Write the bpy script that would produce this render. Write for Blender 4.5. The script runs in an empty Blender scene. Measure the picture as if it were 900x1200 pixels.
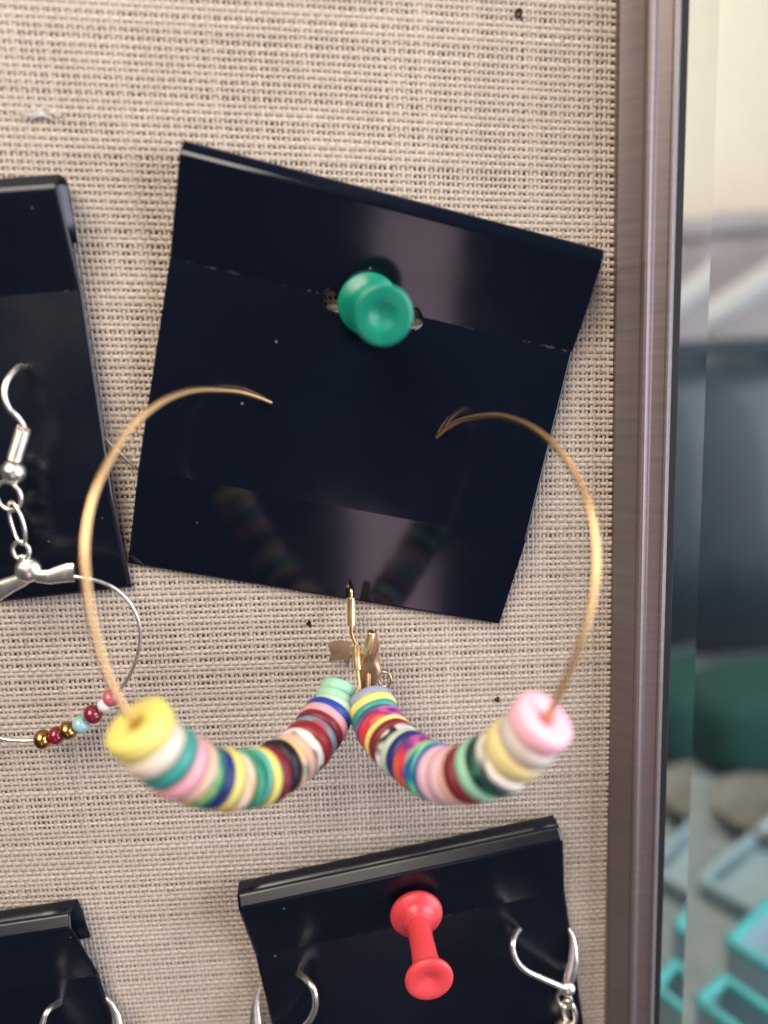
import bpy, math, random
import numpy as np
from mathutils import Vector, Matrix

random.seed(11)
RNG = np.random.default_rng(11)
SC = bpy.context.scene
COL = SC.collection
MM = 0.001

# ------------------------------------------------------------------ camera
# The board is the plane w = 0 (w points out of the board to the viewer, u right, v up, all in mm).
# The camera stands 96 mm in front of it and looks slightly down and to the right.
F_PX, CAM_D = 870.0, 96.0
_d = np.array([223.0, 4000.0, 870.0]); _d /= np.linalg.norm(_d)
_r = np.array([1.0, 0.0, 0.08]); _r[1] = -(223.0 * _r[0] + 870.0 * _r[2]) / 4000.0; _r /= np.linalg.norm(_r)
_n = np.cross(_r, _d)


def bp(px, py, w=0.0):
    """point of the place (u, v, w in mm) seen at a photo pixel, at height w above the board"""
    ray = np.array([px - 450.0, py - 600.0, F_PX])
    P = ray * ((CAM_D - w) / (ray @ _n))
    return np.array([P @ _r, -(P @ _d), w])


def W(p):
    return Vector((p[0] * MM, -p[2] * MM, p[1] * MM))


def _axis(e):
    e = np.array(e, float)
    return Vector((e @ _r, e @ _n, -(e @ _d)))


cam_data = bpy.data.cameras.new('camera')
cam = bpy.data.objects.new('camera', cam_data)
COL.objects.link(cam)
cx, cy, cz = _axis((1, 0, 0)), _axis((0, -1, 0)), _axis((0, 0, -1))
M4 = Matrix(((cx.x, cy.x, cz.x, 0), (cx.y, cy.y, cz.y, -CAM_D * MM), (cx.z, cy.z, cz.z, 0), (0, 0, 0, 1)))
cam.matrix_world = M4
cam_data.sensor_fit = 'VERTICAL'
cam_data.sensor_height = 36.0
cam_data.lens = 36.0 * F_PX / 1200.0
cam_data.clip_start = 0.002
cam_data.clip_end = 20.0
cam_data.dof.use_dof = True
cam_data.dof.focus_distance = 0.099
cam_data.dof.aperture_fstop = 9.0
SC.camera = cam

# ------------------------------------------------------------------ world, lamps, exposure
world = bpy.data.worlds.new('World')
SC.world = world
world.use_nodes = True
bgn = world.node_tree.nodes['Background']
bgn.inputs[0].default_value = (0.55, 0.66, 0.95, 1)
bgn.inputs[1].default_value = 0.13


def area(name, loc, target, sx, sy, power, color):
    l = bpy.data.lights.new(name, 'AREA')
    l.shape = 'RECTANGLE'; l.size = sx; l.size_y = sy; l.energy = power; l.color = color
    o = bpy.data.objects.new(name, l); COL.objects.link(o)
    o.location = W(loc)
    o.rotation_euler = (W(target) - W(loc)).to_track_quat('-Z', 'Y').to_euler()
    return o


area('ceiling_lamp', (-110, 265, 255), (0, 0, 0), 0.28, 0.28, 3.9, (1.0, 0.89, 0.76))
area('window_light', (700, 60, 300), (20, -30, 0), 0.5, 0.8, 14.0, (0.82, 0.88, 1.0))
area('background_fill_light', (150, 700, -330), (200, -200, -400), 0.6, 0.6, 9.0, (1.0, 0.93, 0.82))  # added overhead fill for the things behind the glass, no known source

area('card_reflection_light', (13, -143, 250), (-4, -20, 2), 0.040, 0.162, 0.085, (0.95, 0.66, 0.80))  # added light, there only for the mauve reflection on the large glossy card

SC.view_settings.view_transform = 'Standard'
SC.view_settings.look = 'None'
SC.view_settings.exposure = -0.44
SC.view_settings.gamma = 1.0
SC.view_settings.use_curve_mapping = False
SC.render.engine = 'CYCLES'
SC.cycles.use_denoising = True
SC.cycles.max_bounces = 8
SC.cycles.transmission_bounces = 8


# ------------------------------------------------------------------ materials
def srgb(r, g, b):
    f = lambda c: (c / 255 / 12.92) if c / 255 <= 0.04045 else ((c / 255 + 0.055) / 1.055) ** 2.4
    return (f(r), f(g), f(b), 1)


class NT:
    def __init__(self, name):
        self.m = bpy.data.materials.new(name); self.m.use_nodes = True
        self.t = self.m.node_tree
        self.b = self.t.nodes['Principled BSDF']

    def n(self, kind, **kw):
        o = self.t.nodes.new(kind)
        for k, v in kw.items():
            if hasattr(o, k): setattr(o, k, v)
        return o

    def l(self, a, b): self.t.links.new(a, b)

    def noise(self, scale, detail=3.0, rough=0.5, vec=None, coord='Object', stretch=None):
        tc = self.n('ShaderNodeTexCoord')
        nz = self.n('ShaderNodeTexNoise')
        nz.inputs['Scale'].default_value = scale
        nz.inputs['Detail'].default_value = detail
        nz.inputs['Roughness'].default_value = rough
        src = tc.outputs[coord]
        if stretch:
            mp = self.n('ShaderNodeMapping'); mp.inputs['Scale'].default_value = stretch
            self.l(src, mp.inputs['Vector']); src = mp.outputs[0]
        self.l(src, nz.inputs['Vector'])
        return nz

    def ramp(self, src, stops, interp='LINEAR'):
        r = self.n('ShaderNodeValToRGB'); r.color_ramp.interpolation = interp
        e = r.color_ramp.elements
        while len(e) < len(stops): e.new(0.5)
        for k, (p, c) in enumerate(stops):
            e[k].position = p; e[k].color = c if len(c) == 4 else (*c, 1)
        self.l(src, r.inputs[0])
        return r

    def bump(self, src, strength, dist):
        b = self.n('ShaderNodeBump'); b.inputs['Strength'].default_value = strength
        b.inputs['Distance'].default_value = dist
        self.l(src, b.inputs['Height']); self.l(b.outputs[0], self.b.inputs['Normal'])
        return b


def g(v): return (v, v, v, 1)


def mat_plain(name, col, rough=0.5, metal=0.0, spec=0.5, bump=0.0, bscale=2000.0, var=0.0, coat=0.0, sss=0.0):
    t = NT(name); b = t.b
    b.inputs['Base Color'].default_value = col
    b.inputs['Roughness'].default_value = rough
    b.inputs['Metallic'].default_value = metal
    b.inputs['Specular IOR Level'].default_value = spec
    b.inputs['Coat Weight'].default_value = coat
    if sss:
        b.inputs['Subsurface Weight'].default_value = sss
        b.inputs['Subsurface Radius'].default_value = (0.6, 0.6, 0.6)
        b.inputs['Subsurface Scale'].default_value = 0.001
    nz = t.noise(bscale, 4.0, 0.6)
    lo = tuple(c * (1 - var) for c in col[:3]); hi = tuple(min(1, c * (1 + var)) for c in col[:3])
    r = t.ramp(nz.outputs[0], [(0.3, lo), (0.7, hi)])
    t.l(r.outputs[0], b.inputs['Base Color'])
    rr = t.ramp(nz.outputs[0], [(0.3, g(max(0, rough - 0.06))), (0.7, g(min(1, rough + 0.08)))])
    t.l(rr.outputs[0], b.inputs['Roughness'])
    if bump: t.bump(nz.outputs[0], bump, 0.00005)
    return t.m


def mat_tiedye(name, cols, scale=0.75):
    t = NT(name)
    oi = t.n('ShaderNodeObjectInfo'); tc = t.n('ShaderNodeTexCoord')
    sc = t.n('ShaderNodeVectorMath', operation='SCALE'); sc.inputs[0].default_value = (7.3, 3.1, 5.7)
    m20 = t.n('ShaderNodeMath', operation='MULTIPLY'); m20.inputs[1].default_value = 13.0
    t.l(oi.outputs['Random'], m20.inputs[0]); t.l(m20.outputs[0], sc.inputs['Scale'])
    ad = t.n('ShaderNodeVectorMath', operation='ADD')
    t.l(tc.outputs['Object'], ad.inputs[0]); t.l(sc.outputs[0], ad.inputs[1])
    nz = t.n('ShaderNodeTexNoise'); nz.inputs['Scale'].default_value = scale; nz.inputs['Detail'].default_value = 1.5
    nz.inputs['Distortion'].default_value = 0.6
    t.l(ad.outputs[0], nz.inputs['Vector'])
    k = len(cols)
    r = t.ramp(nz.outputs[0], [(0.34 + 0.30 * i / max(1, k - 1), c) for i, c in enumerate(cols)])
    t.l(r.outputs[0], t.b.inputs['Base Color'])
    t.b.inputs['Roughness'].default_value = 0.45
    n2 = t.noise(6, 3, 0.6)
    t.bump(n2.outputs[0], 0.12, 0.00005)
    return t.m


def mat_thread(name, lo, hi):
    t = NT(name)
    at = t.n('ShaderNodeAttribute'); at.attribute_name = 'tint'
    nz = t.noise(1500, 5, 0.7)
    mx = t.n('ShaderNodeMath', operation='MULTIPLY_ADD')
    t.l(nz.outputs[0], mx.inputs[0]); mx.inputs[1].default_value = 0.55
    t.l(at.outputs['Fac'], mx.inputs[2])
    big = t.noise(26, 3, 0.55); b2 = t.ramp(big.outputs[0], [(0.3, g(0.0)), (0.75, g(0.16))])
    sb = t.n('ShaderNodeMath', operation='SUBTRACT'); t.l(mx.outputs[0], sb.inputs[0]); t.l(b2.outputs[0], sb.inputs[1])
    r = t.ramp(sb.outputs[0], [(0.22, lo), (0.95, hi)])
    t.l(r.outputs[0], t.b.inputs['Base Color'])
    t.b.inputs['Roughness'].default_value = 0.85
    t.b.inputs['Specular IOR Level'].default_value = 0.2
    t.b.inputs['Sheen Weight'].default_value = 0.15
    n2 = t.noise(5200, 4, 0.7)
    t.bump(n2.outputs[0], 0.7, 0.00012)
    return t.m


def mat_card(name='black_card_plastic', r0=0.09, r1=0.15):
    t = NT(name)
    b = t.b
    b.inputs['Base Color'].default_value = (0.0025, 0.0042, 0.0095, 1)
    b.inputs['IOR'].default_value = 1.5
    b.inputs['Specular IOR Level'].default_value = 0.42
    nz = t.noise(90, 4, 0.55)
    r = t.ramp(nz.outputs[0], [(0.35, g(r0)), (0.7, g(r1))])
    t.l(r.outputs[0], b.inputs['Roughness'])
    n2 = t.noise(45, 2, 0.5)
    t.bump(n2.outputs[0], 0.10, 0.0008)
    # tiny dust flecks sitting on the plastic
    tc = t.n('ShaderNodeTexCoord'); v = t.n('ShaderNodeTexVoronoi'); v.inputs['Scale'].default_value = 420
    t.l(tc.outputs['Object'], v.inputs['Vector'])
    lt = t.n('ShaderNodeMath', operation='LESS_THAN'); lt.inputs[1].default_value = 0.075
    t.l(v.outputs['Distance'], lt.inputs[0])
    sep = t.n('ShaderNodeSeparateColor'); t.l(v.outputs['Color'], sep.inputs[0])
    gt = t.n('ShaderNodeMath', operation='GREATER_THAN'); gt.inputs[1].default_value = 0.90
    t.l(sep.outputs[0], gt.inputs[0])
    ml = t.n('ShaderNodeMath', operation='MULTIPLY'); t.l(lt.outputs[0], ml.inputs[0]); t.l(gt.outputs[0], ml.inputs[1])
    # whitened wear along the fold
    ca = t.n('ShaderNodeAttribute'); ca.attribute_name = 'crease'
    cn = t.noise(900, 4, 0.7); cr = t.ramp(cn.outputs[0], [(0.52, g(0)), (0.66, g(1))])
    cn2 = t.noise(70, 2, 0.5); cr2 = t.ramp(cn2.outputs[0], [(0.45, g(0)), (0.65, g(0.8))])
    c1 = t.n('ShaderNodeMath', operation='MULTIPLY'); t.l(ca.outputs['Fac'], c1.inputs[0]); t.l(cr.outputs[0], c1.inputs[1])
    c2 = t.n('ShaderNodeMath', operation='MULTIPLY'); t.l(c1.outputs[0], c2.inputs[0]); t.l(cr2.outputs[0], c2.inputs[1])
    mxx = t.n('ShaderNodeMath', operation='MAXIMUM'); t.l(ml.outputs[0], mxx.inputs[0]); t.l(c2.outputs[0], mxx.inputs[1])
    mixc = t.n('ShaderNodeMix', data_type='RGBA')
    t.l(mxx.outputs[0], mixc.inputs['Factor'])
    mixc.inputs['A'].default_value = (0.0025, 0.0042, 0.0095, 1); mixc.inputs['B'].default_value = (0.12, 0.12, 0.13, 1)
    t.l(mixc.outputs['Result'], b.inputs['Base Color'])
    return t.m


def mat_frame():
    t = NT('grey_brown_lacquered_frame')
    b = t.b
    nz = t.noise(40, 5, 0.65, stretch=(1, 1, 26))
    r = t.ramp(nz.outputs[0], [(0.25, (0.165, 0.130, 0.125, 1)), (0.75, (0.22, 0.178, 0.168, 1))])
    t.l(r.outputs[0], b.inputs['Base Color'])
    b.inputs['Metallic'].default_value = 0.55
    rr = t.ramp(nz.outputs[0], [(0.3, g(0.40)), (0.7, g(0.5))])
    t.l(rr.outputs[0], b.inputs['Roughness'])
    n2 = t.noise(40, 4, 0.6, stretch=(1, 1, 40))
    t.bump(n2.outputs[0], 0.025, 0.0001)
    return t.m


def mat_glass():
    t = NT('clear_glass')
    b = t.b
    b.inputs['Base Color'].default_value = (0.93, 0.98, 0.96, 1)
    b.inputs['Transmission Weight'].default_value = 1.0
    b.inputs['Roughness'].default_value = 0.0
    b.inputs['IOR'].default_value = 1.45
    return t.m


MAT = {}
MAT['weft'] = mat_thread('linen_weft', (0.37, 0.30, 0.243, 1), (0.585, 0.505, 0.43, 1))
MAT['warp'] = mat_thread('linen_warp', (0.35, 0.285, 0.232, 1), (0.555, 0.475, 0.405, 1))
MAT['backing'] = mat_plain('brown_backing', (0.27, 0.205, 0.155, 1), 0.9, var=0.2)
MAT['pin_hole'] = mat_plain('dark_frayed_hole', (0.03, 0.022, 0.017, 1), 0.95, var=0.2, spec=0.1)
MAT['frame'] = mat_frame()
MAT['frame_dark'] = mat_plain('dark_frame_edge', (0.012, 0.011, 0.011, 1), 0.65, spec=.2)
MAT['card'] = mat_card()
MAT['card_satin'] = mat_card('black_satin_card_plastic', 0.24, 0.32)
MAT['card_edge'] = mat_plain('matte_black_cut_edge', (0.006, 0.006, 0.008, 1), 0.8, spec=0.15)
MAT['gold'] = mat_plain('gold_plated_wire', (0.74, 0.46, 0.22, 1), 0.33, 1.0, var=0.03, bscale=25)
MAT['silver'] = mat_plain('silver_wire', (0.93, 0.86, 0.74, 1), 0.33, 1.0, var=0.06, bscale=900)
MAT['bright_gold'] = mat_plain('polished_gold', (1.0, 0.76, 0.40, 1), 0.33, 1.0, var=0.03, bscale=900)
MAT['copper'] = mat_plain('brown_gold', (0.62, 0.40, 0.26, 1), 0.42, 1.0, var=0.1, bscale=900)  # dull brown gold of the clasp tongue and lever
MAT['steel'] = mat_plain('steel_needle', (0.5, 0.5, 0.5, 1), 0.25, 1.0)
MAT['green_pin'] = mat_plain('green_plastic', (0.0, 0.20, 0.125, 1), 0.35, sss=0.3, var=0.1, bscale=500, bump=0.05)
MAT['red_pin'] = mat_plain('red_plastic', (0.70, 0.06, 0.07, 1), 0.36, sss=0.3, var=0.08, bscale=500, bump=0.05)
MAT['glass'] = mat_glass()


def clay(name, rgb): MAT[name] = mat_plain(name + '_clay', srgb(*(c * 0.96 for c in rgb)), 0.45, var=0.05, bump=0.12, bscale=6)


for nm, c in dict(yellow=(228, 211, 112), cream=(226, 208, 186), teal=(54, 146, 134), pink=(226, 160, 168), peach=(226, 182, 158),
                  navy=(28, 40, 108), green=(20, 140, 100), aqua=(90, 178, 160), maroon=(118, 26, 40), black=(18, 18, 28),
                  white=(225, 218, 210), blue=(22, 66, 158), mint=(150, 205, 172), hotpink=(250, 184, 198), greywhite=(196, 184, 176),
                  lilac=(214, 174, 186), bluegrey=(146, 152, 178), palegreen=(182, 200, 178), red=(142, 30, 42), butter=(220, 202, 140)).items():
    clay(nm, c)
S = srgb
MAT['td_green'] = mat_tiedye('tie_dye_green_yellow_clay', [S(214, 186, 110), S(20, 140, 84), S(34, 70, 130)])
MAT['td_forest'] = mat_tiedye('tie_dye_green_blue_clay', [S(20, 48, 130), S(10, 118, 86), S(70, 160, 130)])
MAT['td_cream'] = mat_tiedye('tie_dye_cream_orange_clay', [S(228, 208, 180), S(224, 190, 160), S(222, 160, 90)])
MAT['td_peach'] = mat_tiedye('tie_dye_yellow_green_pink_clay', [S(226, 190, 120), S(226, 182, 160), S(30, 120, 84)])
MAT['td_panda'] = mat_tiedye('tie_dye_black_white_clay', [S(20, 24, 26), S(24, 26, 28), S(230, 222, 214), S(230, 222, 214)])
MAT['td_slate'] = mat_tiedye('tie_dye_grey_blue_clay', [S(150, 70, 80), S(120, 140, 150), S(86, 140, 156)])
MAT['td_sunset'] = mat_tiedye('tie_dye_orange_purple_clay', [S(206, 86, 60), S(196, 50, 60), S(90, 40, 120), S(190, 80, 150)])
MAT['td_berry'] = mat_tiedye('tie_dye_purple_pink_clay', [S(60, 40, 120), S(150, 50, 130), S(206, 100, 170)])
MAT['td_sea'] = mat_tiedye('tie_dye_green_blue_yellow_clay', [S(30, 80, 150), S(30, 150, 110), S(130, 200, 160), S(190, 180, 100)])
MAT['td_mintnight'] = mat_tiedye('tie_dye_mint_black_clay', [S(20, 24, 34), S(20, 60, 54), S(60, 160, 120), S(150, 205, 176)])


# ------------------------------------------------------------------ mesh helpers
def new_obj(name, verts, faces, mat, parent=None, smooth=True, sharp=None):
    me = bpy.data.meshes.new(name)
    me.from_pydata([tuple(v) for v in verts], [], faces)
    me.update()
    if smooth: me.shade_smooth()
    if sharp: me.set_sharp_from_angle(angle=math.radians(sharp))
    if mat is not None: me.materials.append(mat)
    o = bpy.data.objects.new(name, me); COL.objects.link(o)
    if parent is not None: o.parent = parent
    return o


def thing(name, loc, label, cat, group=None):
    o = bpy.data.objects.new(name, None); COL.objects.link(o)
    o.empty_display_size = 0.005
    o.location = W(loc)
    o['label'] = label; o['category'] = cat
    if group: o['group'] = group
    return o


def part(name, verts_mm, faces, mat, parent, smooth=True, sharp=None):
    """mesh given in board millimetres, child of a thing (an Empty without rotation)"""
    off = Vector((0, 0, 0))
    p = parent
    while p is not None:
        off += p.location; p = p.parent
    vs = [W(v) - off for v in verts_mm]
    if not vs: return None
    c = sum(vs, Vector()) / len(vs)
    o = new_obj(name, [v - c for v in vs], faces, mat, parent, smooth, sharp)
    o.location = c
    return o


def catmull(pts, per=10, closed=False):
    P = [np.array(p, float) for p in pts]; n = len(P); out = []
    rng = range(n) if closed else range(n - 1)
    for i in rng:
        if closed: a, b, c, d = P[(i - 1) % n], P[i], P[(i + 1) % n], P[(i + 2) % n]
        else: a, b, c, d = P[max(i - 1, 0)], P[i], P[i + 1], P[min(i + 2, n - 1)]
        for k in range(per):
            t = k / per
            out.append(0.5 * ((2 * b) + (-a + c) * t + (2 * a - 5 * b + 4 * c - d) * t * t + (-a + 3 * b - 3 * c + d) * t ** 3))
    if not closed: out.append(P[-1])
    return out


def frames(path, closed=False):
    P = np.array(path); n = len(P)
    if closed: T = np.roll(P, -1, 0) - np.roll(P, 1, 0)
    else: T = np.gradient(P, axis=0)
    T /= np.linalg.norm(T, axis=1)[:, None] + 1e-12
    a = np.array([0, 0, 1.0]) if abs(T[0][2]) < 0.9 else np.array([1.0, 0, 0])
    N = np.cross(T[0], a); N /= np.linalg.norm(N)
    Ns, Bs = [], []
    for i in range(n):
        N = N - T[i] * (N @ T[i]); N /= np.linalg.norm(N)
        Ns.append(N.copy()); Bs.append(np.cross(T[i], N))
    return P, T, Ns, Bs


def tube(path, rad, sides=12, closed=False, flat=None):
    P, T, Ns, Bs = frames(path, closed)
    n = len(P); V = []; Fc = []
    R = rad if hasattr(rad, '__len__') else [rad] * n
    for i in range(n):
        for k in range(sides):
            a = 2 * math.pi * k / sides
            V.append(P[i] + R[i] * (math.cos(a) * Ns[i] + math.sin(a) * Bs[i]))
    for i in range(n if closed else n - 1):
        j = (i + 1) % n
        for k in range(sides):
            q = (k + 1) % sides
            Fc.append((i * sides + k, i * sides + q, j * sides + q, j * sides + k))
    if not closed:
        Fc.append(tuple(range(sides))[::-1])
        Fc.append(tuple((n - 1) * sides + k for k in range(sides)))
    return V, Fc


def lathe(profile, origin, axis, seg=48, refd=None):
    """profile: (radius, height) pairs along axis from origin, closed with caps at both ends"""
    axis = np.array(axis, float); axis /= np.linalg.norm(axis)
    a = np.array([0, 1.0, 0]) if abs(axis[1]) < 0.9 else np.array([1.0, 0, 0])
    e1 = np.cross(axis, a); e1 /= np.linalg.norm(e1); e2 = np.cross(axis, e1)
    V = []; Fc = []
    for (r_, h) in profile:
        for k in range(seg):
            t = 2 * math.pi * k / seg
            V.append(np.array(origin) + axis * h + r_ * (math.cos(t) * e1 + math.sin(t) * e2))
    m = len(profile)
    for i in range(m - 1):
        for k in range(seg):
            q = (k + 1) % seg
            Fc.append((i * seg + k, i * seg + q, (i + 1) * seg + q, (i + 1) * seg + k))
    Fc.append(tuple(range(seg))[::-1]); Fc.append(tuple((m - 1) * seg + k for k in range(seg)))
    return V, Fc


def box_vf(lo, hi):
    x0, y0, z0 = lo; x1, y1, z1 = hi
    V = [(x0, y0, z0), (x1, y0, z0), (x1, y1, z0), (x0, y1, z0), (x0, y0, z1), (x1, y0, z1), (x1, y1, z1), (x0, y1, z1)]
    Fc = [(0, 3, 2, 1), (4, 5, 6, 7), (0, 1, 5, 4), (1, 2, 6, 5), (2, 3, 7, 6), (3, 0, 4, 7)]
    return [np.array(v, float) for v in V], Fc


def bevel(o, width, seg=3):
    m = o.modifiers.new('bevel', 'BEVEL'); m.width = width; m.segments = seg; m.limit_method = 'ANGLE'
    return o


def px_path(pts, per=10):
    return catmull([bp(*p) for p in pts], per)


# ------------------------------------------------------------------ the linen board
board = thing('display_board', (0, -222, 0), 'beige linen covered pin board in a narrow grey brown frame', 'board')
V, Fc = box_vf((-90, -222, -9), (39.5, 75, -0.45))
part('backing', V, Fc, MAT['backing'], board, smooth=False)

PW, PF = 0.59, 0.84          # warp and weft spacing, mm
U0, U1, V0, V1 = -68.0, 39.2, -128.0, 54.0
NA = int((U1 - U0) / PW); NB = int((V1 - V0) / PF) + 8


def smooth_noise(n, scale, amp, rng):
    x = np.arange(n); y = np.zeros(n)
    for k in range(7):
        fq = rng.uniform(0.3, 1.0) / scale
        y += rng.normal() * np.sin(2 * np.pi * fq * x + rng.uniform(0, 6.28))
    return amp * y / 2.2


warp_off = smooth_noise(NA + 1, 5, 0.05, RNG) + RNG.normal(0, 0.04, NA + 1)
weft_off = smooth_noise(NB + 1, 5, 0.05, RNG) + RNG.normal(0, 0.06, NB + 1)
NP = [(RNG.uniform(0.02, 0.12), RNG.uniform(0.02, 0.12), RNG.uniform(0, 6.28), RNG.normal()) for _ in range(10)]


def warpfield(u, v):
    dx = np.zeros_like(u); dy = np.zeros_like(u)
    for k, (a, b, p, s) in enumerate(NP):
        w_ = 0.10 * s * np.sin(a * u * (1 if k % 2 else -1) + b * v + p)
        if k < 5: dx += w_
        else: dy += w_ * 1.3
    return dx, dy


def build_threads(name, along_u):
    count = (NB if along_u else NA); cross = (NA if along_u else NB)
    spc = 2; sides = 5
    npts = cross * spc + 1
    s = np.arange(npts) / spc
    allV = []; tints = []
    for i in range(count):
        if along_u:
            a = s; b = np.full(npts, float(i))
        else:
            a = np.full(npts, float(i)); b = s
        u = U0 + a * PW; v = V0 + b * PF
        if along_u:
            v = v + weft_off[i]
            u = u + np.interp(a, np.arange(NA + 1), warp_off)
        else:
            u = u + warp_off[i]
            v = v + np.interp(b, np.arange(NB + 1), weft_off)
        v = v - 0.066 * (u - U0) + 4.0
        dx, dy = warpfield(u, v); u = u + dx; v = v + dy
        if along_u:
            w_ = 0.05 * np.cos(np.pi * (s + i)); hw, hh = 0.362, 0.13
        else:
            w_ = -0.06 * np.cos(np.pi * (s + i)); hw, hh = 0.238, 0.13
        wid = (1 + RNG.normal(0, 0.09)) * (1 + smooth_noise(npts, 14, 0.06, RNG) + smooth_noise(npts, 60, 0.07, RNG) + RNG.normal(0, 0.03, npts))
        if RNG.random() < 0.7:
            c = RNG.uniform(0, npts); wid += RNG.uniform(0.15, 0.45) * np.exp(-((np.arange(npts) - c) / RNG.uniform(5, 18)) ** 2)
        wid = np.clip(wid, 0.62, 1.6)
        P = np.stack([u, v, w_], 1)
        T = np.gradient(P, axis=0); T /= np.linalg.norm(T, axis=1)[:, None]
        side = np.cross(T, np.array([0, 0, 1.0])); side /= np.linalg.norm(side, axis=1)[:, None]
        up = np.cross(side, T)
        ang = 2 * np.pi * (np.arange(sides) + 0.5) / sides
        ring = P[:, None, :] + (hw * wid)[:, None, None] * np.cos(ang)[None, :, None] * side[:, None, :] \
            + hh * np.sin(ang)[None, :, None] * up[:, None, :]
        allV.append(ring.reshape(-1, 3))
        tn = 0.35 + RNG.normal(0, 0.07) + smooth_noise(npts, 40, 0.05, RNG)
        tints.append(np.repeat(tn, sides))
    A = np.concatenate(allV); nv = len(A)
    base = np.arange(count)[:, None, None] * (npts * sides) + np.arange(npts - 1)[None, :, None] * sides
    k = np.arange(sides)[None, None, :]; q = (k + 1) % sides
    quads = np.stack([base + k, base + sides + k, base + sides + q, base + q], -1).reshape(-1, 4)
    me = bpy.data.meshes.new(name)
    me.vertices.add(nv)
    off = np.array([0, -222, 0.0])
    B = A - off
    co = np.stack([B[:, 0], -B[:, 2], B[:, 1]], 1) * MM
    me.vertices.foreach_set('co', co.astype(np.float32).ravel())
    nf = len(quads)
    me.loops.add(nf * 4); me.polygons.add(nf)
    me.loops.foreach_set('vertex_index', quads.astype(np.int32).ravel())
    me.polygons.foreach_set('loop_start', np.arange(0, nf * 4, 4, dtype=np.int32))
    me.polygons.foreach_set('use_smooth', np.ones(nf, dtype=bool))
    me.update(calc_edges=True)
    at = me.attributes.new('tint', 'FLOAT', 'POINT')
    at.data.foreach_set('value', np.concatenate(tints).astype(np.float32))
    me.materials.append(MAT['weft' if along_u else 'warp'])
    o = bpy.data.objects.new(name, me); COL.objects.link(o); o.parent = board
    o['kind'] = 'stuff'
    return o


build_threads('weft_threads', True)
build_threads('warp_threads', False)

# frame rail: one moulding extruded along v
prof = []
for (px, w_) in [(717.2, -0.6), (717.5, 0.6), (720, 1.3), (743, 3.0), (745.5, 3.3), (747, 3.9), (750, 4.35), (753.5, 4.45), (756.5, 4.25),
                 (758.5, 3.9), (760.5, 3.85), (774, 4.25), (776, 4.55), (778.5, 4.65), (780.5, 4.4), (781.5, 3.9), (782.5, 3.7)]:
    prof.append((bp(px, 600, w_)[0], w_))
uo = prof[-1][0]


def extrude_profile(name, prof, v0, v1, nseg, mat, parent, close=True, sharp=25):
    V = []; Fc = []; m = len(prof)
    for i in range(nseg + 1):
        v = v0 + (v1 - v0) * i / nseg
        for (u, w_) in prof: V.append((u, v, w_))
    for i in range(nseg):
        for k in range(m if close else m - 1):
            q = (k + 1) % m
            Fc.append((i * m + k, i * m + q, (i + 1) * m + q, (i + 1) * m + k))
    if close:
        Fc.append(tuple(range(m))[::-1]); Fc.append(tuple(nseg * m + k for k in range(m)))
    return part(name, V, Fc, mat, parent, True, sharp)


rail = extrude_profile('frame_rail', prof + [(uo + 0.01, -9.0), (prof[0][0], -9.0)], -222, 78, 1, MAT['frame'], board, True, 22)
ue = bp(788, 600, 2.0)[0]
extrude_profile('frame_edge', [(uo + 0.03, 3.2), (ue - 0.25, 3.0), (ue, 2.6), (ue, -9.0), (uo + 0.03, -9.0)], -222, 78, 1, MAT['frame_dark'], board)

# small pin holes left in the cloth
for (px, py, r_) in [(608, 15, 0.44), (362, 731, 0.34), (583, 820, 0.34)]:
    c = bp(px, py, 0.36)
    V = []; Fc = []
    n = 14
    for ring, (rr, ww) in enumerate([(1.0, 0.0), (0.75, 0.10), (0.45, -0.02), (0.2, -0.22)]):
        for k in range(n):
            a = 2 * math.pi * k / n; j = 1 + 0.18 * math.sin(3 * a + px)
            V.append(c + np.array([r_ * rr * j * math.cos(a), 1.25 * r_ * rr * j * math.sin(a), ww - 0.05]))
    for i in range(3):
        for k in range(n):
            Fc.append((i * n + k, i * n + (k + 1) % n, (i + 1) * n + (k + 1) % n, (i + 1) * n + k))
    Fc.append(tuple(3 * n + k for k in range(n)))
    part('pin_hole', V, Fc, MAT['pin_hole'], board)

# ------------------------------------------------------------------ earring cards
HOLE_Y = 13.6        # centre of the hanging slot below the top edge, mm


def hole_sdf(s, t, cs, ct):
    """hanging slot with round ends (negative inside)"""
    x = s - cs; y = t - ct
    qx = np.maximum(np.abs(x) - 4.9, 0)
    slot = np.hypot(qx, y) - 1.2
    return slot


def card_profile(w0, wa, wb, wc, H):
    """depth w of the front panel at t mm below the top edge (two creases)"""
    return [(0.0, w0 - 1.45), (0.03, w0 - 1.2), (0.12, w0 - 1.03), (0.25, w0 - 0.91), (1.3, w0 - 0.2), (1.5, w0 - 0.12), (1.7, w0 - 0.09), (2.0, w0 - 0.12), (12.5, wa), (0.75 * H, wb), (H, wc)]


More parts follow.
